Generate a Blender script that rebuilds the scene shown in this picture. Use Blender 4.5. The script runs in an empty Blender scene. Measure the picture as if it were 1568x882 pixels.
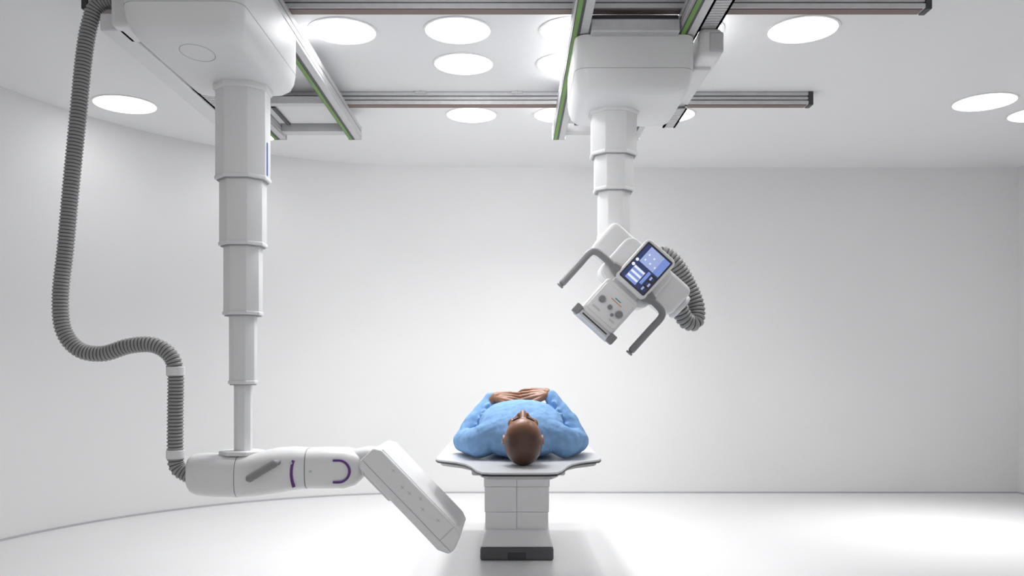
import bpy, bmesh, math, random
from mathutils import Vector, Matrix
random.seed(3)
sc = bpy.context.scene
COL = sc.collection
V = Vector

# ------------------------------------------------------------------ materials
def mat(name, color, rough=0.45, metal=0.0, var=0.03, nscale=6.0, bump=0.0, bscale=200.0, emit=None, coat=0.0, spec=0.5, bdist=.002):
    m = bpy.data.materials.new(name); m.use_nodes = True
    nt = m.node_tree; b = nt.nodes["Principled BSDF"]
    b.inputs["Roughness"].default_value = rough
    b.inputs["Metallic"].default_value = metal
    b.inputs["Specular IOR Level"].default_value = spec
    b.inputs["Coat Weight"].default_value = coat
    tc = nt.nodes.new("ShaderNodeTexCoord")
    n = nt.nodes.new("ShaderNodeTexNoise"); n.inputs["Scale"].default_value = nscale
    n.inputs["Detail"].default_value = 3
    nt.links.new(tc.outputs["Object"], n.inputs["Vector"])
    r = nt.nodes.new("ShaderNodeValToRGB")
    c1 = [max(0, c*(1-var)) for c in color]; c2 = [min(1, c*(1+var)) for c in color]
    r.color_ramp.elements[0].position = .3; r.color_ramp.elements[1].position = .7
    r.color_ramp.elements[0].color = (*c1, 1); r.color_ramp.elements[1].color = (*c2, 1)
    nt.links.new(n.outputs["Fac"], r.inputs["Fac"])
    nt.links.new(r.outputs["Color"], b.inputs["Base Color"])
    if bump > 0:
        n2 = nt.nodes.new("ShaderNodeTexNoise"); n2.inputs["Scale"].default_value = bscale
        nt.links.new(tc.outputs["Object"], n2.inputs["Vector"])
        bp = nt.nodes.new("ShaderNodeBump"); bp.inputs["Strength"].default_value = bump
        bp.inputs["Distance"].default_value = bdist
        nt.links.new(n2.outputs["Fac"], bp.inputs["Height"])
        nt.links.new(bp.outputs["Normal"], b.inputs["Normal"])
    if emit:
        b.inputs["Emission Color"].default_value = (*color, 1)
        b.inputs["Emission Strength"].default_value = emit
    return m

M_wall = mat("wall_paint", (.81, .81, .812), .7, var=.012, nscale=1.2, bump=.12, bscale=90)
M_ceil = mat("ceiling_paint", (.84, .84, .843), .6, var=.01, nscale=1)
M_floor = mat("floor_resin", (.83, .83, .835), .34, var=.01, nscale=1.5)
M_base = mat("baseboard_grey", (.50, .50, .51), .5)
M_white = mat("white_enamel", (.82, .82, .825), .38, var=.008)
M_white2 = mat("white_enamel_soft", (.75, .75, .76), .45, var=.01)
M_light = mat("light_grey_plastic", (.6, .6, .61), .45)
M_grey = mat("grey_rubber", (.25, .25, .255), .45)
M_hose = mat("hose_rib", (.33, .33, .33), .5)
M_hosed = mat("hose_valley", (.07, .07, .07), .6)
M_dark = mat("dark_plastic", (.035, .035, .04), .4)
M_alu = mat("brushed_aluminium", (.60, .60, .61), .4, metal=.3, var=.04, nscale=30)
M_alud = mat("dark_aluminium", (.28, .275, .27), .4, metal=.3)
M_brown = mat("rail_underside", (.20, .14, .12), .5)
M_green = mat("green_stripe", (.13, .30, .045), .45)
M_purple = mat("purple_mark", (.13, .03, .22), .4)
M_blue = mat("blue_stripe", (.03, .12, .5), .4)
M_orange = mat("orange_mark", (.85, .3, .06), .4)
M_seam = mat("seam_grey", (.38, .38, .39), .6)
M_top = mat("table_laminate", (.70, .705, .715), .35, var=.015)
M_basegrey = mat("base_dark_grey", (.085, .085, .09), .45)
M_lamp = mat("lamp_diffuser", (1, 1, 1), .5, var=0, emit=5.0)
M_trouser = mat("navy_trousers", (.04, .06, .11), .8, bump=.3)
M_shoe = mat("shoe_leather", (.03, .03, .03), .5)
M_skin = mat("skin_brown", (.33, .155, .09), .42, var=.12, nscale=30, bump=.2, bscale=300)
M_nail = mat("finger_nail", (.5, .3, .23), .3)
M_hairdark = mat("short_black_hair", (.015, .010, .008), .6)

# shirt: woven cotton with soft stretched creases
def shirt_mat():
    m = mat("blue_shirt_cotton", (.24, .43, .73), .85, var=.12, nscale=30, spec=.2)
    nt = m.node_tree; b = nt.nodes["Principled BSDF"]
    tc = nt.nodes.new("ShaderNodeTexCoord")
    mp = nt.nodes.new("ShaderNodeMapping"); mp.inputs["Scale"].default_value = (22, 8, 14)
    mp.inputs["Rotation"].default_value = (0, 0, .5)
    nt.links.new(tc.outputs["Object"], mp.inputs[0])
    n1 = nt.nodes.new("ShaderNodeTexNoise"); n1.inputs["Scale"].default_value = 1; n1.inputs["Detail"].default_value = 2
    n1.inputs["Distortion"].default_value = .6
    nt.links.new(mp.outputs[0], n1.inputs["Vector"])
    n2 = nt.nodes.new("ShaderNodeTexNoise"); n2.inputs["Scale"].default_value = 450
    nt.links.new(tc.outputs["Object"], n2.inputs["Vector"])
    b1 = nt.nodes.new("ShaderNodeBump"); b1.inputs["Strength"].default_value = .6; b1.inputs["Distance"].default_value = .013
    b2 = nt.nodes.new("ShaderNodeBump"); b2.inputs["Strength"].default_value = .4; b2.inputs["Distance"].default_value = .001
    nt.links.new(n1.outputs["Fac"], b1.inputs["Height"]); nt.links.new(n2.outputs["Fac"], b2.inputs["Height"])
    nt.links.new(b1.outputs["Normal"], b2.inputs["Normal"]); nt.links.new(b2.outputs["Normal"], b.inputs["Normal"])
    return m
M_shirt = shirt_mat()

def head_mat():
    m = bpy.data.materials.new("head_skin_stubble"); m.use_nodes = True
    nt = m.node_tree; b = nt.nodes["Principled BSDF"]
    b.inputs["Roughness"].default_value = .36
    tc = nt.nodes.new("ShaderNodeTexCoord"); sep = nt.nodes.new("ShaderNodeSeparateXYZ")
    nt.links.new(tc.outputs["Object"], sep.inputs[0])
    a = nt.nodes.new("ShaderNodeMath"); a.operation = 'MULTIPLY_ADD'
    a.inputs[1].default_value = -.75
    nt.links.new(sep.outputs["Y"], a.inputs[0]); nt.links.new(sep.outputs["Z"], a.inputs[2])
    mr = nt.nodes.new("ShaderNodeMapRange"); mr.inputs[1].default_value = .022; mr.inputs[2].default_value = .075
    nt.links.new(a.outputs[0], mr.inputs[0])
    n = nt.nodes.new("ShaderNodeTexNoise"); n.inputs["Scale"].default_value = 35
    nt.links.new(tc.outputs["Object"], n.inputs["Vector"])
    r = nt.nodes.new("ShaderNodeValToRGB")
    r.color_ramp.elements[0].color = (.30, .135, .075, 1); r.color_ramp.elements[1].color = (.40, .195, .115, 1)
    nt.links.new(n.outputs["Fac"], r.inputs["Fac"])
    mix = nt.nodes.new("ShaderNodeMix"); mix.data_type = 'RGBA'
    nt.links.new(mr.outputs[0], mix.inputs[0]); nt.links.new(r.outputs["Color"], mix.inputs[6])
    mix.inputs[7].default_value = (.085, .038, .024, 1)
    nt.links.new(mix.outputs[2], b.inputs["Base Color"])
    n2 = nt.nodes.new("ShaderNodeTexNoise"); n2.inputs["Scale"].default_value = 500
    nt.links.new(tc.outputs["Object"], n2.inputs["Vector"])
    bp = nt.nodes.new("ShaderNodeBump"); bp.inputs["Strength"].default_value = .25; bp.inputs["Distance"].default_value = .001
    nt.links.new(n2.outputs["Fac"], bp.inputs["Height"]); nt.links.new(bp.outputs["Normal"], b.inputs["Normal"])
    return m
M_head = head_mat()

# ------------------------------------------------------------------ helpers
def group(name, loc=(0, 0, 0)):
    e = bpy.data.objects.new(name, None); e.empty_display_size = .2
    e.location = loc; COL.objects.link(e); return e

def finish(bm, name, mats, parent=None, smooth=True, M=None, bevel=0, bseg=3, angle=40):
    bmesh.ops.recalc_face_normals(bm, faces=bm.faces)
    if M is not None: bm.transform(M)
    me = bpy.data.meshes.new(name); bm.to_mesh(me); bm.free()
    if not isinstance(mats, (list, tuple)): mats = [mats]
    for m in mats: me.materials.append(m)
    ob = bpy.data.objects.new(name, me); COL.objects.link(ob)
    if smooth:
        for p in me.polygons: p.use_smooth = True
        try: me.set_sharp_from_angle(angle=math.radians(angle))
        except Exception: pass
    if bevel > 0:
        b = ob.modifiers.new("bevel", 'BEVEL'); b.width = bevel; b.segments = bseg
        b.limit_method = 'ANGLE'; b.angle_limit = math.radians(30)
        b.harden_normals = False
    if parent is not None:
        ob.parent = parent
        ob.matrix_parent_inverse = Matrix.Translation(parent.location).inverted()
    return ob

def box(name, lo, hi, m, parent=None, bevel=.004, M=None, bseg=3):
    bm = bmesh.new()
    bmesh.ops.create_cube(bm, size=1)
    for v in bm.verts:
        v.co = V([lo[i] + (v.co[i] + .5) * (hi[i] - lo[i]) for i in range(3)])
    return finish(bm, name, m, parent, M=M, bevel=bevel, bseg=bseg, angle=50)

def prism(name, pts, axis, a, b, m, parent=None, bevel=.004, M=None, bseg=3):
    bm = bmesh.new()
    def mk(p, t):
        if axis == 'y': return V((p[0], t, p[1]))
        if axis == 'z': return V((p[0], p[1], t))
        return V((t, p[0], p[1]))
    A = [bm.verts.new(mk(p, a)) for p in pts]; B = [bm.verts.new(mk(p, b)) for p in pts]
    n = len(pts)
    bm.faces.new(A); bm.faces.new(B[::-1])
    for i in range(n): bm.faces.new((A[i], A[(i+1) % n], B[(i+1) % n], B[i]))
    return finish(bm, name, m, parent, M=M, bevel=bevel, bseg=bseg, angle=50)

def cyl_bm(bm, p1, p2, r1, r2=None, seg=32):
    r2 = r1 if r2 is None else r2
    p1, p2 = V(p1), V(p2); d = p2 - p1
    mtx = Matrix.Translation((p1 + p2) / 2) @ d.to_track_quat('Z', 'Y').to_matrix().to_4x4()
    bmesh.ops.create_cone(bm, cap_ends=True, segments=seg, radius1=r1, radius2=r2, depth=d.length, matrix=mtx)

def cyl(name, p1, p2, r1, m, parent=None, r2=None, bevel=.003, M=None, seg=40):
    bm = bmesh.new(); cyl_bm(bm, p1, p2, r1, r2, seg)
    return finish(bm, name, m, parent, M=M, bevel=bevel, angle=50)

def spline(pts, step):
    pts = [V(p) for p in pts]; P = [pts[0]*2-pts[1]] + pts + [pts[-1]*2-pts[-2]]
    out = []
    for i in range(1, len(P)-2):
        a, b, c, d = P[i-1:i+3]
        for k in range(40):
            t = k/40
            out.append(.5*((2*b)+(c-a)*t+(2*a-5*b+4*c-d)*t*t+(3*b-a-3*c+d)*t**3))
    out.append(pts[-1])
    res = [out[0]]; acc = 0
    for i in range(1, len(out)):
        seg = (out[i]-out[i-1]).length
        if seg == 0: continue
        pos = 0
        while acc + (seg-pos) >= step:
            pos += step-acc; acc = 0
            res.append(out[i-1].lerp(out[i], pos/seg))
        acc += seg-pos
    res.append(out[-1])
    return res

def sweep(name, pts, radfn, step, mats, parent, seg=20, matfn=None, M=None):
    P = spline(pts, step); bm = bmesh.new(); rings = []
    T0 = (P[1]-P[0]).normalized(); N = T0.orthogonal().normalized()
    for i, p in enumerate(P):
        T = (P[min(i+1, len(P)-1)]-P[max(i-1, 0)]).normalized()
        N = (N - T*N.dot(T)).normalized(); B = T.cross(N)
        r = radfn(i, len(P))
        rings.append([bm.verts.new(p + (N*math.cos(2*math.pi*k/seg)+B*math.sin(2*math.pi*k/seg))*r) for k in range(seg)])
    for i in range(len(rings)-1):
        for k in range(seg):
            f = bm.faces.new((rings[i][k], rings[i][(k+1) % seg], rings[i+1][(k+1) % seg], rings[i+1][k]))
            if matfn: f.material_index = matfn(i)
    bm.faces.new(rings[0][::-1]); bm.faces.new(rings[-1])
    return finish(bm, name, mats, parent, M=M, angle=80)

def hose(name, pts, r, parent, pitch=.016):
    st = pitch/4
    prof = [1.0, 1.0, .86, .86]
    return sweep(name, pts, lambda i, n: r*prof[i % 4], st, [M_hose, M_hosed], parent, seg=22,
                 matfn=lambda i: 1 if i % 4 in (2,) else 0)

def rod(name, pts, r, m, parent, M=None, step=.006):
    def rf(i, n):
        e = min(i, n-1-i)*step
        return r*math.sqrt(max(.05, 1-(1-min(1, e/r))**2)) if e < r else r
    return sweep(name, pts, rf, step, m, parent, seg=18, M=M)

def capsule(bm, p1, r1, p2, r2, seg=18, n=6, flat=None):
    p1, p2 = V(p1), V(p2); d = p2-p1; T = d.normalized(); N = T.orthogonal().normalized(); B = T.cross(N)
    rings = []
    for k in range(1, n+1):
        a = math.pi/2*k/n; rings.append((p1-T*r1*math.cos(a), r1*math.sin(a)))
    for k in range(0, n):
        a = math.pi/2*k/n; rings.append((p2+T*r2*math.sin(a), r2*math.cos(a)))
    vs = [[bm.verts.new(c+(N*math.cos(2*math.pi*j/seg)+B*math.sin(2*math.pi*j/seg))*r) for j in range(seg)] for c, r in rings]
    for i in range(len(vs)-1):
        for j in range(seg): bm.faces.new((vs[i][j], vs[i][(j+1) % seg], vs[i+1][(j+1) % seg], vs[i+1][j]))
    t = bm.verts.new(p1-T*r1); e = bm.verts.new(p2+T*r2)
    for j in range(seg):
        bm.faces.new((t, vs[0][(j+1) % seg], vs[0][j])); bm.faces.new((e, vs[-1][j], vs[-1][(j+1) % seg]))

def ellipsoid(bm, c, r, rot=None):
    mtx = Matrix.Translation(V(c)) @ (rot or Matrix.Identity(4)) @ Matrix.Diagonal((*r, 1))
    bmesh.ops.create_uvsphere(bm, u_segments=32, v_segments=20, radius=1, matrix=mtx)

def loft_y(bm, secs, seg=48, pw=2.4):
    rings = []
    for (y, cx, cz, rx, rz) in secs:
        ring = []
        for k in range(seg):
            a = 2*math.pi*k/seg; c, s = math.cos(a), math.sin(a)
            ring.append(bm.verts.new((cx+rx*math.copysign(abs(c)**(2/pw), c), y, cz+rz*math.copysign(abs(s)**(2/pw), s))))
        rings.append(ring)
    for i in range(len(rings)-1):
        for k in range(seg): bm.faces.new((rings[i][k], rings[i][(k+1) % seg], rings[i+1][(k+1) % seg], rings[i+1][k]))
    bm.faces.new(rings[0][::-1]); bm.faces.new(rings[-1])

def organic(bm, name, m, parent, voxel, smooth_it=4, mw=None):
    bmesh.ops.recalc_face_normals(bm, faces=bm.faces)
    me = bpy.data.meshes.new(name); bm.to_mesh(me); bm.free(); me.materials.append(m)
    ob = bpy.data.objects.new(name, me); COL.objects.link(ob)
    r = ob.modifiers.new("remesh", 'REMESH'); r.mode = 'VOXEL'; r.voxel_size = voxel; r.use_smooth_shade = True
    s = ob.modifiers.new("smooth", 'SMOOTH'); s.factor = .5; s.iterations = smooth_it
    if mw is not None: ob.matrix_world = mw
    ob.parent = parent; ob.matrix_parent_inverse = Matrix.Translation(parent.location).inverted()
    return ob

# ------------------------------------------------------------------ room
H = 2.83; XL, XR, YB, YF = -3.26, 4.40, 7.38, -2.5
cx, cy, R = -.5, 4.62, 2.76
arc = [(cx-R*math.cos(a), cy+R*math.sin(a)) for a in [math.pi/2*i/48 for i in range(49)]]
outline = [(XL, YF)] + arc + [(XR, YB), (XR, YF)]

def slab(name, z0, z1, m):
    return prism(name, outline, 'z', z0, z1, m, None, bevel=0)
slab("floor", -.1, 0, M_floor)
slab("ceiling", H, H+.1, M_ceil)

def wall_strip(name, path, z0, z1, t, m):
    bm = bmesh.new(); rings = []
    n = len(path)
    for i, p in enumerate(path):
        a = V(path[max(i-1, 0)]); b = V(path[min(i+1, n-1)]); d = (b-a).normalized(); o = V((-d.y, d.x))*t
        q = V(p)+o
        rings.append([bm.verts.new((p[0], p[1], z0)), bm.verts.new((q.x, q.y, z0)), bm.verts.new((q.x, q.y, z1)), bm.verts.new((p[0], p[1], z1))])
    for i in range(n-1):
        for k in range(4): bm.faces.new((rings[i][k], rings[i][(k+1) % 4], rings[i+1][(k+1) % 4], rings[i+1][k]))
    bm.faces.new(rings[0]); bm.faces.new(rings[-1][::-1])
    return finish(bm, name, m, None, angle=30)
left_path = [(XL, YF)] + [(XL, YF+(cy-YF)*i/10) for i in range(1, 10)] + arc
wall_strip("wall_left", left_path, 0, H, .1, M_wall)
wall_strip("wall_back", [(cx, YB), (XR, YB)], 0, H, .1, M_wall)
wall_strip("wall_right", [(XR, YB), (XR, YF)], 0, H, .1, M_wall)
wall_strip("baseboard_left", left_path, 0, .013, -.010, M_base)
wall_strip("baseboard_back", [(cx, YB), (XR-.011, YB)], 0, .013, -.010, M_base)
wall_strip("baseboard_right", [(XR, YB-.011), (XR, YF)], 0, .013, -.010, M_base)

lamps = [(-.882, 4.43, .17, 7), (-.282, 4.42, .17, 8), (.32, 4.42, .17, 8), (.92, 4.42, .17, 8), (1.51, 4.41, .175, 7),
         (-.279, 4.90, .168, 8), (.317, 4.90, .168, 8), (-.28, 5.87, .17, 7), (.325, 5.87, .17, 7), (1.09, 5.87, .17, 6),
         (-2.57, 5.64, .195, .8), (3.11, 5.59, .19, 9), (3.62, 5.85, .18, .8), (-1.92, 6.35, .17, .8)]
for i, (x, y, r, en) in enumerate(lamps):
    g = group("recessed_ceiling_light", (x, y, H-.01))
    bm = bmesh.new(); N = 64; prof = [(r+.012, H), (r+.012, H-.004), (r, H-.006), (r-.004, H-.001)]
    rings = [[bm.verts.new((x+a*math.cos(2*math.pi*k/N), y+a*math.sin(2*math.pi*k/N), z)) for k in range(N)] for a, z in prof]
    for j in range(3):
        for k in range(N): bm.faces.new((rings[j][k], rings[j][(k+1) % N], rings[j+1][(k+1) % N], rings[j+1][k]))
    finish(bm, "trim_ring", M_white, g)
    cyl("diffuser", (x, y, H-.0035), (x, y, H-.0005), r-.003, M_lamp, g, bevel=0, seg=64)
    L = bpy.data.lights.new("lamp", 'AREA'); L.shape = 'DISK'; L.size = r*1.9; L.energy = en
    L.spread = math.radians(130 if i != 11 else 60)
    lo = bpy.data.objects.new("lamp", L); COL.objects.link(lo); lo.location = (x, y, H-.008)
    lo.parent = g; lo.matrix_parent_inverse = Matrix.Translation(g.location).inverted()

# ------------------------------------------------------------------ fixed ceiling tracks
def track(y, x0, x1):
    g = group("ceiling_track", ((x0+x1)/2, y, 2.79))
    box("rail_body", (x0, y-.022, 2.755), (x1, y+.03, H), M_alud, g, .003)
    box("upper_flange", (x0, y-.036, 2.806), (x1, y-.02, 2.828), M_alu, g, .002)
    box("middle_flange", (x0, y-.034, 2.780), (x1, y-.02, 2.798), M_alu, g, .002)
    box("lower_flange", (x0, y-.04, 2.75), (x1, y+.034, 2.772), M_alu, g, .002)
    box("underside", (x0+.01, y-.03, 2.746), (x1-.01, y+.026, 2.7505), M_brown, g, 0)
    box("end_cap", (x1, y-.042, 2.745), (x1+.03, y+.036, H), M_dark, g, .004)
    box("end_cap_far", (x0-.03, y-.042, 2.745), (x0, y+.036, H), M_dark, g, .004)
    for bx in (-.58, .03, .9):
        box("bracket", (bx-.035, y-.05, 2.815), (bx+.035, y-.02, H), M_light, g, .003)
        cyl("bracket_bolt", (bx, y-.06, 2.824), (bx, y-.03, 2.824), .006, M_alu, g, bevel=0, seg=12)
track(5.42, -1.98, 1.88)
track(4.0, -1.98, 1.93)

# ------------------------------------------------------------------ bridge (pair of transverse rails)
def bridge(g, xa, xb, y0=3.0, y1=5.85):
    w = .085
    for nm, x in (("bridge_rail_near", xa), ("bridge_rail_far", xb-w)):
        box(nm, (x, y0, 2.672), (x+w, y1, 2.745), M_alu, g, .004)
        box(nm+"_foot", (x+.003, y0, 2.655), (x+w-.003, y1, 2.673), M_alu, g, .002)
        box(nm+"_groove", (x-.0015, y0+.01, 2.705), (x+w+.0015, y1-.01, 2.711), M_alud, g, 0)
        box(nm+"_slot", (x+.004, y0, 2.652), (x+.042, y1, 2.656), M_dark, g, 0)
        box(nm+"_green", (x+.008, y0, 2.6495), (x+.028, y1, 2.653), M_green, g, 0)
        box(nm+"_end", (x-.003, y1, 2.652), (x+w+.003, y1+.012, 2.747), M_light, g, .003)
    box("cross_beam_back", (xa+w, y1-.12, 2.675), (xb-w, y1-.03, 2.735), M_light, g, .004)
    box("cross_beam_mid", (xa+w, 5.18, 2.69), (xb-w, 5.24, 2.735), M_alu, g, .004)
    box("bridge_plate", (xa+w, 5.3, 2.715), (xb-w, 5.68, 2.73), M_white2, g, .002)
    box("bridge_plate_rib", (xa+w+.05, 5.3, 2.70), (xa+w+.075, 5.68, 2.716), M_dark, g, .002)
    for yy in (4.0, 5.42):
        for x in (xa, xb-w):
            box("roller_block", (x+.005, yy-.05, 2.73), (x+w-.005, yy+.05, 2.752), M_dark, g, .003)

def chamfer_rect(w, d, c, x, y):
    a, b = w/2, d/2
    return [(x-a+c, y-b), (x+a-c, y-b), (x+a, y-b+c), (x+a, y+b-c), (x+a-c, y+b), (x-a+c, y+b), (x-a, y+b-c), (x-a, y-b+c)]

def column(g, x, y, steps):
    for i, (zt, zb, w) in enumerate(steps):
        prism(f"telescope_section_{i+1}", chamfer_rect(w, w*.92, w*.27, x, y), 'z', zb, zt, M_white, g, .003)
        if i < len(steps)-1:
            prism(f"section_lip_{i+1}", chamfer_rect(w+.007, w*.92+.007, w*.27, x, y), 'z', zb-.004, zb+.012, M_white, g, .003)
            prism(f"section_gap_{i+1}", chamfer_rect(w*.94, w*.86, w*.25, x, y), 'z', zb-.009, zb, M_seam, g, 0)

def chain(g, x0, x1, z0, z1, ya, yb, m=M_light):
    n = int((yb-ya)/.028)
    bm = bmesh.new()
    for i in range(n):
        y = ya+i*.028
        for (a, b, c, d) in ((x0, x0+.012, z0, z1), (x1-.012, x1, z0, z1), (x0, x1, z0, z0+.006), (x0, x1, z1-.006, z1)):
            r = bmesh.ops.create_cube(bm, size=1)
            for v in r['verts']:
                v.co = V((a+(v.co.x+.5)*(b-a), y+(v.co.y+.5)*.022, c+(v.co.z+.5)*(d-c)))
    return finish(bm, "cable_chain", m, g, smooth=False)

# ================================================================== right unit: x-ray tube crane
tc = group("ceiling_xray_tube_crane", (.55, 4.3, 2.3))
bridge(tc, .28, .875)
def carriage(g, x0, x1, y0, y1, z0, z1, name="carriage_housing"):
    bm = bmesh.new(); rings = []
    w = (x1-x0)/2; d = (y1-y0)/2; cxx = (x0+x1)/2; cyy = (y0+y1)/2
    levels = [(z1, 1, 1), (z0+.16, 1, 1), (z0+.11, .995, .99), (z0+.07, .975, .97), (z0+.035, .935, .92), (z0+.012, .87, .84), (z0, .78, .74)]
    def rr(sx, sy, o=0):
        c = .06; pts = []
        a, b = w*sx+o, d*sy+o
        for (ox, oy, s) in ((a-c, b-c, 0), (-a+c, b-c, 90), (-a+c, -b+c, 180), (a-c, -b+c, 270)):
            for k in range(6):
                t = math.radians(s+90*k/5); pts.append((cxx+ox+c*math.cos(t), cyy+oy+c*math.sin(t)))
        return pts
    for z, sx, sy in levels:
        rings.append([bm.verts.new((p[0], p[1], z)) for p in rr(sx, sy)])
    n = len(rings[0])
    for i in range(len(rings)-1):
        for k in range(n): bm.faces.new((rings[i][k], rings[i][(k+1) % n], rings[i+1][(k+1) % n], rings[i+1][k]))
    bm.faces.new(rings[0]); bm.faces.new(rings[-1][::-1])
    finish(bm, name, M_white, g, angle=40)
    prism(name+"_seam", rr(.996, .991, .0008), 'z', z0+.117, z0+.119, M_seam, g, 0)
carriage(tc, .30, .87, 4.02, 4.66, 2.375, 2.65)
box("carriage_top_plate", (.37, 3.96, 2.64), (.785, 4.6, 2.70), M_alu, tc, .006)
box("carriage_top_dark_plate", (.37, 4.0, 2.70), (.785, 4.6, 2.735), M_dark, tc, .004)  # dark plate on the top plate, between the bridge rails
prism("column_collar", chamfer_rect(.25, .24, .07, .52, 4.35), 'z', 2.36, 2.40, M_white, tc, .008)
column(tc, .52, 4.35, [(2.40, 2.155, .228), (2.17, 1.975, .196), (1.98, 1.745, .160)])
box("cable_trough", (.90, 4.2, 2.545), (.985, 5.12, 2.64), M_white2, tc, .008)
box("trough_head", (.895, 4.06, 2.56), (1.01, 4.32, 2.70), M_white, tc, .025)
box("trough_head_panel", (.94, 4.056, 2.58), (1.014, 4.20, 2.68), M_light, tc, .012)
box("trough_bracket", (.80, 4.25, 2.6), (.91, 4.45, 2.65), M_light, tc, .005)
chain(tc, .905, .98, 2.52, 2.545, 4.75, 5.12)
box("chain_tray", (.885, 3.3, 2.76), (1.0, 4.5, 2.768), M_alu, tc, .002)
chain(tc, .895, .99, 2.70, 2.76, 3.35, 4.45)

HM = Matrix.Translation((.642, 4.15, 1.545)) @ Matrix.Rotation(math.radians(42), 4, 'Y')
def rrect(w, h, c, cx0=0, cz0=0, n=6):
    pts = []
    for (ox, oy, s) in ((w/2-c, h/2-c, 0), (-w/2+c, h/2-c, 90), (-w/2+c, -h/2+c, 180), (w/2-c, -h/2+c, 270)):
        for k in range(n):
            t = math.radians(s+90*k/(n-1)); pts.append((cx0+ox+c*math.cos(t), cz0+oy+c*math.sin(t)))
    return pts
prism("tube_housing", rrect(.52, .175, .035, -.012, .012), 'y', .02, .22, M_white, tc, .02, M=HM)
prism("tube_housing_shoulder", rrect(.30, .25, .05, -.02, -.03), 'y', -.01, .17, M_white, tc, .012, M=HM)
cyl("tube_end_cap", (.245, .12, .01), (.275, .12, .01), .07, M_white2, tc, M=HM, bevel=.012)
cyl("pivot_block", (.53, 4.28, 1.70), (.53, 4.43, 1.70), .07, M_white, tc, bevel=.01)
prism("pivot_saddle", chamfer_rect(.165, .155, .045, .52, 4.35), 'z', 1.70, 1.755, M_white, tc, .008)
prism("display_case", rrect(.185, .252, .03), 'y', -.075, -.03, M_white, tc, .010, M=HM)
prism("display_mount", rrect(.12, .16, .02), 'y', -.035, .03, M_light, tc, .006, M=HM)
prism("display_bezel", rrect(.158, .214, .008, 0, .002), 'y', -.0775, -.07, M_dark, tc, .001, M=HM)
M_s1 = mat("screen_blue", (.22, .33, .78), .2, emit=.35, var=.05)
M_s2 = mat("screen_light", (.42, .52, .88), .2, emit=.3, var=.03)
M_s3 = mat("screen_navy", (.03, .05, .18), .2, emit=.2)
M_s4 = mat("screen_white", (.9, .92, 1), .2, emit=.5)
def scr(nm, x0, x1, z0, z1, m, y=-.0785): box(nm, (x0, y, z0), (x1, -.076, z1), m, tc, 0, M=HM)
scr("screen_base", -.072, .072, -.098, .100, M_s3)
scr("screen_image", -.05, .070, .008, .098, M_s2, -.0790)
scr("screen_sidebar", .034, .070, .008, .098, M_s1, -.0793)
scr("screen_tabs", -.068, -.053, -.06, .098, M_s3, -.0790)
scr("screen_table", -.052, .012, -.092, -.016, M_s2, -.0790)
for i in range(6): scr(f"screen_row_{i+1}", -.050, .010, -.090+i*.0125, -.0815+i*.0125, M_s4 if i % 2 else M_s1, -.0794)
scr("screen_panel", .018, .034, -.07, .0, M_s1, -.0790)
scr("screen_keys", .040, .070, -.094, .0, M_dark, -.0790)
for i in range(3):
    for j in range(2): scr(f"screen_key_{i}{j}", .044+j*.013, .054+j*.013, -.088+i*.03, -.070+i*.03, M_s3 if (i+j) % 2 else M_s2, -.0794)
for i in range(5): scr(f"screen_icon_{i+1}", -.035+.03*(i % 3), -.028+.03*(i % 3), .028+.03*(i//3), .036+.03*(i//3), M_s4, -.0795)
bm = bmesh.new()
for k in range(2): cyl_bm(bm, (-.062, -.0796, -.02+.028*k), (-.062, -.076, -.02+.028*k), .008, seg=20)
finish(bm, "screen_round_icons", M_s4, tc, M=HM)
prism("collimator_body", rrect(.20, .205, .02, -.008, -.245), 'y', -.06, .16, M_white, tc, .01, M=HM)
prism("collimator_face", rrect(.176, .16, .014, -.008, -.242), 'y', -.066, -.055, M_white, tc, .004, M=HM)
prism("collimator_neck", rrect(.15, .05, .01, -.008, -.135), 'y', -.04, .14, M_light, tc, .004, M=HM)
prism("collimator_lower", rrect(.225, .035, .008, -.008, -.352), 'y', -.055, .15, M_light, tc, .004, M=HM)
box("accessory_rail", (-.10, -.075, -.372), (.085, -.05, -.345), M_alu, tc, .003, M=HM)
box("accessory_rail_slot", (-.085, -.077, -.362), (.07, -.074, -.355), M_dark, tc, 0, M=HM)
box("rail_clamp_a", (-.135, -.085, -.383), (-.100, -.03, -.335), M_grey, tc, .006, M=HM)
box("rail_clamp_b", (.085, -.085, -.383), (.12, -.03, -.335), M_grey, tc, .006, M=HM)
for nm, x, z, r in (("knob_left", -.060, -.245, .015), ("knob_mid", -.006, -.25, .010), ("knob_right", .050, -.248, .016), ("knob_small", .026, -.272, .007)):
    cyl(nm, (x, -.085, z), (x, -.06, z), r, M_grey, tc, M=HM, bevel=.002)
    cyl(nm+"_ring", (x, -.068, z), (x, -.062, z), r*1.35, M_light, tc, M=HM, bevel=.001)
box("orange_label", (-.03, -.0672, -.214), (.035, -.065, -.210), M_orange, tc, 0, M=HM)
box("teal_label", (-.015, -.0672, -.202), (.02, -.065, -.197), mat("teal_mark", (.02, .35, .38)), tc, 0, M=HM)
box("button_row", (-.075, -.0672, -.30), (-.03, -.065, -.290), M_light, tc, 0, M=HM)
box("button_row_b", (.03, -.0672, -.30), (.06, -.065, -.290), M_light, tc, 0, M=HM)
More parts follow.
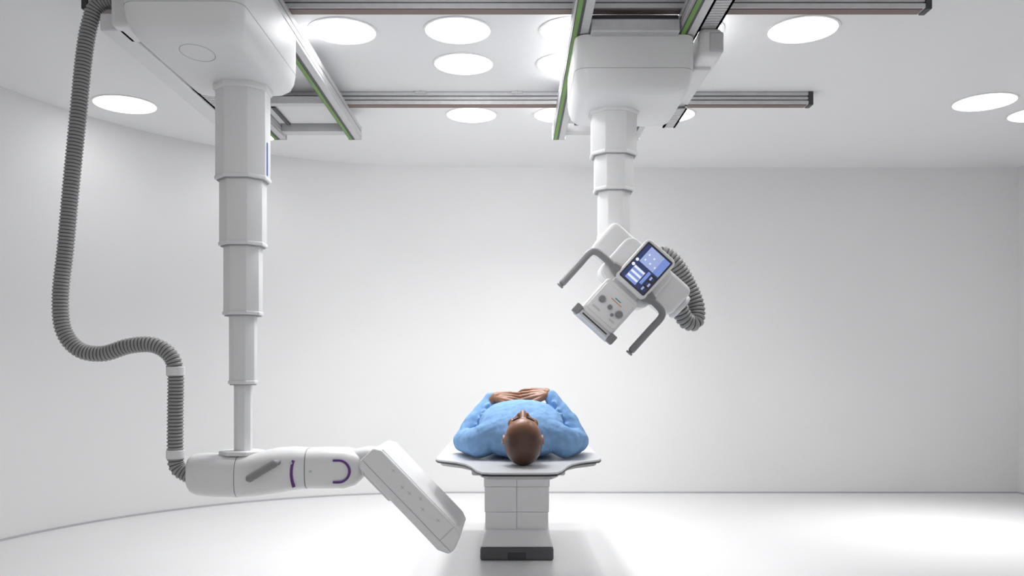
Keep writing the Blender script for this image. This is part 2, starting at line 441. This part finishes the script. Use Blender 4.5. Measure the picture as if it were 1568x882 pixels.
for s, xe, ze, nm in ((-1, -.253, -.326, "left"), (1, .212, -.345, "right")):
    rod(f"handle_{nm}", [(s*.10, -.045, -.088), (xe-s*.06, -.05, -.088), (xe-s*.018, -.052, -.095), (xe, -.054, -.122), (xe, -.055, -.2), (xe, -.056, ze)], .0175, M_grey, tc, M=HM)
    cyl(f"handle_joint_{nm}", (s*.085, -.04, -.085), (s*.135, -.045, -.087), .034, M_grey, tc, r2=.022, M=HM, bevel=.006)
    box(f"handle_bracket_{nm}", (min(s*.04, s*.10), -.055, -.115), (max(s*.04, s*.10), -.01, -.055), M_basegrey, tc, .012, M=HM)
    cyl(f"handle_tip_{nm}", (xe, -.056, ze), (xe, -.056, ze-.010), .0175, M_grey, tc, M=HM)
hose("tube_cable_hose", [(.72, 4.36, 1.64), (.78, 4.36, 1.655), (.84, 4.36, 1.605), (.905, 4.37, 1.50), (.945, 4.36, 1.39), (.935, 4.34, 1.31), (.885, 4.32, 1.315), (.845, 4.30, 1.38), (.82, 4.29, 1.42)], .045, tc, .020)

# ================================================================== left unit: detector stand
ds = group("ceiling_xray_detector_stand", (-1.24, 3.9, 1.8))
bridge(ds, -1.64, -1.04)
carriage(ds, -1.51, -1.035, 3.25, 4.12, 2.355, 2.66)
box("carriage_frame", (-1.52, 3.4, 2.655), (-1.08, 4.10, 2.735), M_alud, ds, .005)
bm = bmesh.new(); N = 48
a = [bm.verts.new((-1.285+.064*math.cos(2*math.pi*k/N), 3.47+.092*math.sin(2*math.pi*k/N), 2.3545)) for k in range(N)]
b = [bm.verts.new((-1.285+.0665*math.cos(2*math.pi*k/N), 3.47+.0965*math.sin(2*math.pi*k/N), 2.3545)) for k in range(N)]
for k in range(N): bm.faces.new((a[k], a[(k+1) % N], b[(k+1) % N], b[k]))
finish(bm, "carriage_round_cover", M_seam, ds)
prism("column_collar", chamfer_rect(.245, .235, .065, -1.235, 3.9), 'z', 2.328, 2.375, M_white, ds, .008)
column(ds, -1.235, 3.9, [(2.37, 1.93, .228), (1.95, 1.63, .197), (1.64, 1.315, .163), (1.33, 1.0, .117), (1.02, .68, .077)])
box("column_blue_stripe", (-1.122, 3.88, 1.95), (-1.119, 3.895, 2.10), M_blue, ds, 0)
prism("column_foot", chamfer_rect(.19, .18, .05, -1.24, 3.9), 'z', .672, .692, M_white, ds, .006)
box("cable_trough", (-1.87, 3.85, 2.60), (-1.76, 5.30, 2.68), M_white2, ds, .008)
chain(ds, -1.75, -1.66, 2.60, 2.68, 4.65, 5.3)
box("trough_tie", (-1.78, 4.2, 2.66), (-1.58, 4.28, 2.70), M_light, ds, .004)
box("hose_bracket", (-1.80, 3.80, 2.60), (-1.62, 4.0, 2.79), M_white, ds, .02)
hp = [(-1.74, 2.72), (-1.81, 2.752), (-1.885, 2.735), (-1.925, 2.66), (-1.955, 2.50), (-1.985, 2.2), (-2.015, 1.9), (-2.04, 1.62), (-2.063, 1.4), (-2.05, 1.245), (-1.98, 1.155), (-1.87, 1.135), (-1.75, 1.17), (-1.64, 1.175), (-1.565, 1.13), (-1.538, 1.05), (-1.538, .87), (-1.538, .69), (-1.528, .615), (-1.47, .575)]
hose("cable_hose", [(x, 3.88, z) for x, z in hp], .037, ds, .016)
cyl("hose_cuff_upper", (-1.538, 3.88, 1.035), (-1.538, 3.88, 1.075), .041, M_white, ds)
cyl("hose_cuff_lower", (-1.538, 3.88, .655), (-1.538, 3.88, .695), .041, M_white, ds)
def loft_x(name, secs, m, g, pw=3.2, seg=40):
    bm = bmesh.new(); rings = []
    for (x, yy, zz, ry, rz) in secs:
        ring = []
        for k in range(seg):
            a = 2*math.pi*k/seg; c, s = math.cos(a), math.sin(a)
            ring.append(bm.verts.new((x, yy+ry*math.copysign(abs(c)**(2/pw), c), zz+rz*math.copysign(abs(s)**(2/pw), s))))
        rings.append(ring)
    for i in range(len(rings)-1):
        for k in range(seg): bm.faces.new((rings[i][k], rings[i][(k+1) % seg], rings[i+1][(k+1) % seg], rings[i+1][k]))
    bm.faces.new(rings[0]); bm.faces.new(rings[-1][::-1])
    return finish(bm, name, m, g, angle=35)
AY = 3.9
loft_x("arm_base", [(-1.475, AY, .595, .05, .045), (-1.468, AY, .59, .085, .072), (-1.45, AY, .588, .108, .088), (-1.42, AY, .583, .12, .094), (-1.36, AY, .58, .125, .097), (-1.24, AY, .578, .125, .097)], M_white, ds)
loft_x("arm_seam_a", [(-1.24, AY, .578, .120, .092), (-1.236, AY, .578, .120, .092)], M_seam, ds)
loft_x("arm_middle", [(-1.236, AY, .578, .125, .097), (-1.17, AY, .585, .123, .100), (-1.08, AY, .600, .12, .103), (-1.0, AY, .610, .115, .098), (-.93, AY, .612, .11, .092)], M_white, ds)
loft_x("arm_seam_b", [(-.93, AY, .612, .104, .087), (-.925, AY, .612, .104, .087)], M_seam, ds)
loft_x("arm_outer", [(-.925, AY, .612, .11, .092), (-.85, AY, .613, .11, .093), (-.76, AY, .613, .108, .092), (-.715, AY, .615, .10, .08), (-.69, AY, .62, .09, .06), (-.68, AY, .622, .07, .045)], M_white, ds)
loft_x("arm_wrist", [(-.74, AY, .635, .07, .06), (-.66, AY, .645, .075, .065), (-.56, AY, .645, .075, .06), (-.50, AY, .60, .07, .05)], M_white2, ds)
bm = bmesh.new()
def arcstrip(bm, cx1, cz1, r0, r1, a0, a1, y, n=24, sx=1):
    p = []
    for k in range(n+1):
        t = math.radians(a0+(a1-a0)*k/n)
        p.append((bm.verts.new((cx1+sx*r0*math.cos(t), y, cz1+r0*math.sin(t))), bm.verts.new((cx1+sx*r1*math.cos(t), y, cz1+r1*math.sin(t)))))
    for k in range(n): bm.faces.new((p[k][0], p[k+1][0], p[k+1][1], p[k][1]))
arcstrip(bm, -.775, .607, .044, .054, -90, 90, AY-.1105)
q = lambda a, b, c, d: bm.faces.new([bm.verts.new((x, AY-.1105, z)) for x, z in ((a, c), (b, c), (b, d), (a, d))])
q(-.80, -.775, .607-.054, .607-.044); q(-.80, -.775, .607+.044, .607+.054)
r = bmesh.ops.extrude_face_region(bm, geom=bm.faces[:])
for v in [e for e in r['geom'] if isinstance(e, bmesh.types.BMVert)]: v.co.y += .012
finish(bm, "purple_hook_mark", M_purple, ds)
bm = bmesh.new()
arcstrip(bm, -.80, .60, .178, .190, 162, 200, AY-.1175)
r = bmesh.ops.extrude_face_region(bm, geom=bm.faces[:])
for v in [e for e in r['geom'] if isinstance(e, bmesh.types.BMVert)]: v.co.y += .012
finish(bm, "purple_arc_mark", M_purple, ds)
cyl("arm_button", (-.985, AY-.121, .645), (-.985, AY-.11, .645), .006, M_light, ds, bevel=.001)
cyl("arm_button_b", (-.90, AY-.115, .607), (-.90, AY-.10, .607), .006, M_light, ds, bevel=.001)
rod("arm_handle", [(-1.165, 3.72, .575), (-1.12, 3.735, .605), (-1.04, 3.765, .655)], .018, M_grey, ds)
cyl("arm_handle_stem", (-1.05, 3.762, .648), (-1.04, 3.80, .65), .013, M_grey, ds)
cyl("arm_handle_stem_b", (-1.14, 3.728, .592), (-1.135, 3.80, .59), .013, M_grey, ds)
A0 = V((-.677, 0, .648)); u = V((.694, 0, -.72)).normalized(); nrm = V((.72, 0, .694)).normalized()
DM = Matrix(((u.x, 0, nrm.x, A0.x), (0, 1, 0, 0), (u.z, 0, nrm.z, A0.z), (0, 0, 0, 1)))
Ld, T = .563, .125
prism("detector_housing", [(.02, 0), (Ld-.05, -.002), (Ld-.005, .02), (Ld, .05), (Ld-.025, T-.012), (Ld-.06, T), (.03, T), (0, T-.02), (-.002, .02)], 'y', 3.68, 4.13, M_white, ds, .010, M=DM)
box("detector_top_plate", (.03, 3.70, T-.001), (Ld-.07, 4.11, T+.003), M_white, ds, .002, M=DM)
box("detector_seam", (.01, 3.6785, .034), (Ld-.01, 3.69, .0358), M_seam, ds, 0, M=DM)
box("detector_end_seam", (Ld-.075, 3.6785, .036), (Ld-.0735, 3.69, T-.004), M_seam, ds, 0, M=DM)
for i, (xx, zz) in enumerate(((.13, .10), (.21, .078), (.25, .082), (.30, .10), (.34, .075), (.42, .09))):
    box(f"detector_mark_{i+1}", (xx, 3.6788, zz-.009), (xx+.001, 3.69, zz+.009), M_seam, ds, 0, M=DM)
    box(f"detector_tick_{i+1}", (xx-.012, 3.6788, zz), (xx+.010, 3.69, zz+.0009), M_seam, ds, 0, M=DM)
box("detector_mount", (.04, 3.82, -.04), (.22, 3.98, .01), M_white2, ds, .015, M=DM)

# ================================================================== table
et = group("xray_examination_table", (.03, 4.6, .3))
def top_outline(s=0):
    half = [(.115, 3.385), (.150, 3.40), (.175, 3.47), (.205, 3.62), (.235, 3.72), (.28, 3.80), (.34, 3.86), (.372, 3.90), (.385, 3.96), (.385, 5.62), (.375, 5.67), (.34, 5.70)]
    half = [(x-s, y+s*(1 if y < 4.5 else -1)) for x, y in half]
    return [(.03+x, y) for x, y in half] + [(.03-x, y) for x, y in half[::-1]]
prism("table_top", top_outline(0), 'z', .641, .650, M_top, et, .002)
prism("table_top_edge", top_outline(-.001), 'z', .634, .6415, M_dark, et, .002)
prism("table_under_panel", top_outline(.02), 'z', .618, .635, M_light, et, .002)
box("float_frame", (-.19, 3.98, .565), (.25, 5.5, .62), M_light, et, .01)
cx1 = .027
box("lift_inner", (cx1-.165, 4.83, .08), (cx1+.165, 5.42, .58), M_light, et, .01)
for nm, z0, z1, w in (("lift_cover_upper", .404, .57, .186), ("lift_cover_middle", .262, .403, .182), ("lift_cover_lower", .10, .261, .178)):
    for s, sd in ((-1, "left"), (1, "right")):
        xs = sorted((cx1+s*.0008, cx1+s*w))
        box(f"{nm}_{sd}", (xs[0], 4.79, z0), (xs[1], 5.45, z1), M_white, et, .0025)
def flare(name, x0, x1, y0, y1, z0, z1, d, m):
    bm = bmesh.new()
    A = [bm.verts.new(p) for p in ((x0, y0, z0), (x1, y0, z0), (x1, y1, z0), (x0, y1, z0))]
    B = [bm.verts.new(p) for p in ((x0+d, y0+d, z1), (x1-d, y0+d, z1), (x1-d, y1-d, z1), (x0+d, y1-d, z1))]
    bm.faces.new(A[::-1]); bm.faces.new(B)
    for i in range(4): bm.faces.new((A[i], A[(i+1) % 4], B[(i+1) % 4], B[i]))
    return finish(bm, name, m, et, bevel=.012, angle=50)
flare("base_skirt", cx1-.205, cx1+.205, 4.735, 5.50, .072, .165, .028, M_white)
box("base_plinth", (cx1-.205, 4.73, 0), (cx1+.205, 5.50, .072), M_basegrey, et, .012)
box("base_plinth_door", (cx1-.05, 4.727, .008), (cx1+.05, 4.735, .045), M_dark, et, .003)

# ================================================================== patient
pt = group("lying_patient", (.045, 4.3, .76))
cxp = .045
tt = math.radians(11)
HW = Matrix(((1, 0, 0, .048), (0, -math.sin(tt), -math.cos(tt), 3.675), (0, math.cos(tt), -math.sin(tt), .768), (0, 0, 0, 1)))
bm = bmesh.new()
ellipsoid(bm, (0, -.014, .032), (.083, .100, .090))
ellipsoid(bm, (0, .012, .045), (.077, .083, .072))
ellipsoid(bm, (0, .024, -.032), (.066, .064, .080))
ellipsoid(bm, (0, .052, -.085), (.042, .036, .032))
capsule(bm, (-.055, .0, -.055), .020, (-.018, .060, -.098), .019)
capsule(bm, (.055, .0, -.055), .020, (.018, .060, -.098), .019)
capsule(bm, (0, .082, .016), .012, (0, .099, -.026), .0145)
ellipsoid(bm, (0, .103, -.030), (.0135, .012, .011))
ellipsoid(bm, (-.016, .091, -.034), (.0105, .012, .010)); ellipsoid(bm, (.016, .091, -.034), (.0105, .012, .010))
for s in (-1, 1):
    capsule(bm, (s*.012, .083, .022), .012, (s*.048, .068, .022), .011)
    ellipsoid(bm, (s*.031, .074, -.002), (.0155, .0125, .012))
    ellipsoid(bm, (s*.043, .055, -.026), (.024, .024, .022))
    for k in range(10):
        a0 = math.radians(-60+k*30); a1 = math.radians(-60+(k+1)*30)
        f = lambda a: V((s*(.085+.005*max(0, -math.cos(a))), -.012+.017*math.cos(a), -.008+.030*math.sin(a)))
        capsule(bm, f(a0), .0045, f(a1), .0045, seg=10, n=3)
    ellipsoid(bm, (s*.080, -.008, -.008), (.008, .015, .026))
capsule(bm, (-.022, .084, -.064), .0065, (.022, .084, -.064), .0065)
capsule(bm, (-.014, .090, -.061), .0065, (.014, .090, -.061), .0065)
capsule(bm, (-.018, .084, -.074), .008, (.018, .084, -.074), .008)
capsule(bm, (0, -.028, -.05), .060, (0, -.035, -.17), .062)
organic(bm, "head", M_head, pt, .0026, 6, HW)
bm = bmesh.new()
for s in (-1, 1):
    capsule(bm, (s*.014, .0945, .024), .0028, (s*.034, .0885, .028), .0028, seg=10, n=3)
    capsule(bm, (s*.034, .0885, .028), .0028, (s*.050, .076, .024), .0020, seg=10, n=3)
finish(bm, "eyebrows", M_hairdark, pt, M=HW)
bm = bmesh.new()
for s in (-1, 1):
    for k in range(6):
        a0 = math.radians(200+k*23); a1 = math.radians(200+(k+1)*23)
        f = lambda a: V((s*.031+.0145*math.cos(a), .0855-.004*abs(math.cos(a)), -.003+.006*math.sin(a)))
        capsule(bm, f(a0), .0014, f(a1), .0014, seg=8, n=2)
finish(bm, "closed_eyelashes", M_hairdark, pt, M=HW)

bm = bmesh.new()
loft_y(bm, [(3.81, cxp, .735, .060, .050), (3.83, cxp, .738, .085, .062), (3.86, cxp, .745, .135, .078), (3.90, cxp, .752, .182, .095), (3.96, cxp, .764, .203, .110),
            (4.05, cxp, .778, .205, .127), (4.16, cxp, .783, .198, .132), (4.28, cxp, .780, .188, .130), (4.38, cxp, .774, .180, .124), (4.48, cxp, .762, .175, .110), (4.66, cxp, .752, .178, .10)])
WR = {}
for s in (-1, 1):
    ZW = .912 if s < 0 else .926
    sh = V((cxp+s*.192, 3.93, .728)); el = V((cxp+s*.280, 4.20, .710)); wr = V((cxp+s*.152, 4.30, ZW))
    WR[s] = (wr, (wr-el).normalized())
    mid = sh.lerp(el, .5)+V((s*.008, 0, 0))
    capsule(bm, sh, .073, mid, .062)
    capsule(bm, mid, .062, el, .056)
    capsule(bm, (cxp+s*.12, 3.93, .762), .075, sh, .073)
    capsule(bm, el, .056, el.lerp(wr, .45)+V((s*.008, 0, 0)), .052)
    capsule(bm, el.lerp(wr, .45)+V((s*.008, 0, 0)), .052, wr, .034)
    capsule(bm, (cxp+s*.09, 4.05, .832), .055, (cxp+s*.09, 4.14, .842), .055)
    d = (wr-el).normalized()
    capsule(bm, wr-d*.012, .037, wr+d*.002, .036)
    for k, t in enumerate((.12, .28, .45, .62, .78)):
        c = el.lerp(wr, t)
        capsule(bm, c+V((s*-.02, -.040, .020)), .012, c+V((s*.022, -.034, -.014)), .010)
    for k, t in enumerate((.2, .42, .62, .85)):
        c = sh.lerp(el, t)
        capsule(bm, c+V((s*.015, 0, .054)), .012, c+V((s*.056, .02, 0)), .010)
    for k in range(4):
        capsule(bm, (cxp+s*(.05+.03*k), 3.90+.03*k, .826+.006*k), .012, (cxp+s*(.10+.03*k), 4.08, .868-.008*k), .010)
for k in range(16):
    a0 = 2*math.pi*k/16; a1 = 2*math.pi*(k+1)/16
    f = lambda a: V((cxp+.068*math.cos(a), 3.815+.012*math.sin(a), .742+.066*math.sin(a)))
    capsule(bm, f(a0), .008, f(a1), .008, seg=10, n=3)
sh_ob = organic(bm, "shirt", M_shirt, pt, .0055, 4)
tx = bpy.data.textures.new("cloth_folds", 'CLOUDS'); tx.noise_scale = .06; tx.noise_depth = 1
dm = sh_ob.modifiers.new("folds", 'DISPLACE'); dm.texture = tx; dm.strength = .011; dm.mid_level = .5

bm = bmesh.new()
loft_y(bm, [(4.62, cxp, .75, .172, .095), (4.70, cxp, .75, .18, .098), (4.78, cxp, .745, .175, .09)])
for s in (-1, 1):
    capsule(bm, (cxp+s*.09, 4.76, .742), .086, (cxp+s*.10, 5.12, .73), .062)
    capsule(bm, (cxp+s*.10, 5.12, .73), .062, (cxp+s*.105, 5.46, .705), .050)
organic(bm, "trousers", M_trouser, pt, .008, 4)
bm = bmesh.new()
for s in (-1, 1):
    capsule(bm, (cxp+s*.105, 5.46, .69), .036, (cxp+s*.110, 5.50, .692), .038)
    capsule(bm, (cxp+s*.110, 5.50, .692), .038, (cxp+s*.135, 5.62, .775), .031)
organic(bm, "shoes", M_shoe, pt, .006, 3)

def hand(name, wrist, X, L, Nn, curl, sleeve):
    X, L, Nn = V(X).normalized(), V(L).normalized(), V(Nn).normalized()
    Wp = V(wrist); P = lambda a, b, c=0: Wp+X*a+L*b+Nn*c
    bm = bmesh.new(); nails = bmesh.new()
    capsule(bm, sleeve[0]-sleeve[1]*.03, .027, Wp, .022)
    for b in (-.010, .010): capsule(bm, P(0, b), .0185, P(.018, b*1.4), .0175)
    offs = (.033, .011, -.011, -.032); kx = (.090, .095, .089, .079); sc_ = (1, 1.08, 1.0, .80)
    for i in range(4):
        capsule(bm, P(.005, offs[i]*.5), .0165, P(kx[i]-.004, offs[i], .002), .0118)
        p = P(kx[i], offs[i], .003); ang = math.radians(curl[i]); spread = math.radians((6, 2, -3, -8)[i])
        rr = .0095*(.9 if i == 3 else 1)
        for j, (ln, bd) in enumerate(((.043, 16), (.026, 22), (.021, 14))):
            d = (X*math.cos(ang)-Nn*math.sin(ang)); d = (d+L*math.tan(spread)).normalized()
            q_ = p+d*ln*sc_[i]; r2 = rr*(.93 if j < 2 else .82)
            capsule(bm, p, rr, q_, r2, seg=14, n=5)
            if j == 2:
                up = (Nn*math.cos(ang)+X*math.sin(ang))
                rot = Matrix((( d.x, L.x, up.x, 0), (d.y, L.y, up.y, 0), (d.z, L.z, up.z, 0), (0, 0, 0, 1)))
                ellipsoid(nails, q_+up*r2*.72-d*.001, (.0065, .0052, .0028), rot)
            p = q_; rr = r2; ang += math.radians(bd)
    capsule(bm, P(.012, .018, -.004), .018, P(.045, .042, -.006), .0145)
    capsule(bm, P(.045, .042, -.006), .0138, P(.078, .056, -.006), .0112)
    capsule(bm, P(.078, .056, -.006), .0112, P(.104, .056, -.009), .0088)
    ellipsoid(bm, P(.045, .005, -.006), (.03, .03, .014))
    organic(bm, name, M_skin, pt, .0018, 2)
    finish(nails, name+"_nails", M_nail, pt)
hand("hand_left", (cxp-.128, 4.275, .925), (1, .12, -.05), (.0, -.80, -.60), (0, -.60, .8), (12, 9, 7, 5), WR[-1])
hand("hand_right", (cxp+.134, 4.30, .944), (-1, .10, -.06), (.0, -.80, -.60), (0, -.60, .8), (8, 6, 4, 4), WR[1])

# ------------------------------------------------------------------ light
w = bpy.data.worlds.new("World"); sc.world = w; w.use_nodes = True
bg = w.node_tree.nodes["Background"]; bg.inputs[0].default_value = (1, 1, 1, 1); bg.inputs[1].default_value = 0.8
def spot(nm, loc, tgt, e, ang, blend=1.0, size=.3):
    L = bpy.data.lights.new(nm, 'SPOT'); L.energy = e; L.spot_size = math.radians(ang); L.spot_blend = blend; L.shadow_soft_size = size
    o = bpy.data.objects.new(nm, L); COL.objects.link(o); o.location = loc
    o.rotation_euler = (V(tgt)-V(loc)).to_track_quat('-Z', 'Y').to_euler()
spot("added_wall_fill_spot", (-.35, 2.4, 2.3), (-.15, 7.38, 1.25), 105, 62)  # added unseen spot, brightens the middle of the back wall
spot("added_upper_wall_spot", (-.3, 4.7, 2.2), (-.1, 7.38, 1.7), 34, 120, size=.2)  # no fixture here; spot added to lift the upper back wall

# ------------------------------------------------------------------ camera
cam = bpy.data.cameras.new("camera"); cam.sensor_width = 36
cam.lens = 29.85; cam.shift_y = .0823
co = bpy.data.objects.new("camera", cam); COL.objects.link(co)
co.location = (0, 0, 1.05); co.rotation_euler = (math.radians(90), 0, 0); sc.camera = co
sc.view_settings.view_transform = 'Standard'
sc.view_settings.exposure = 0
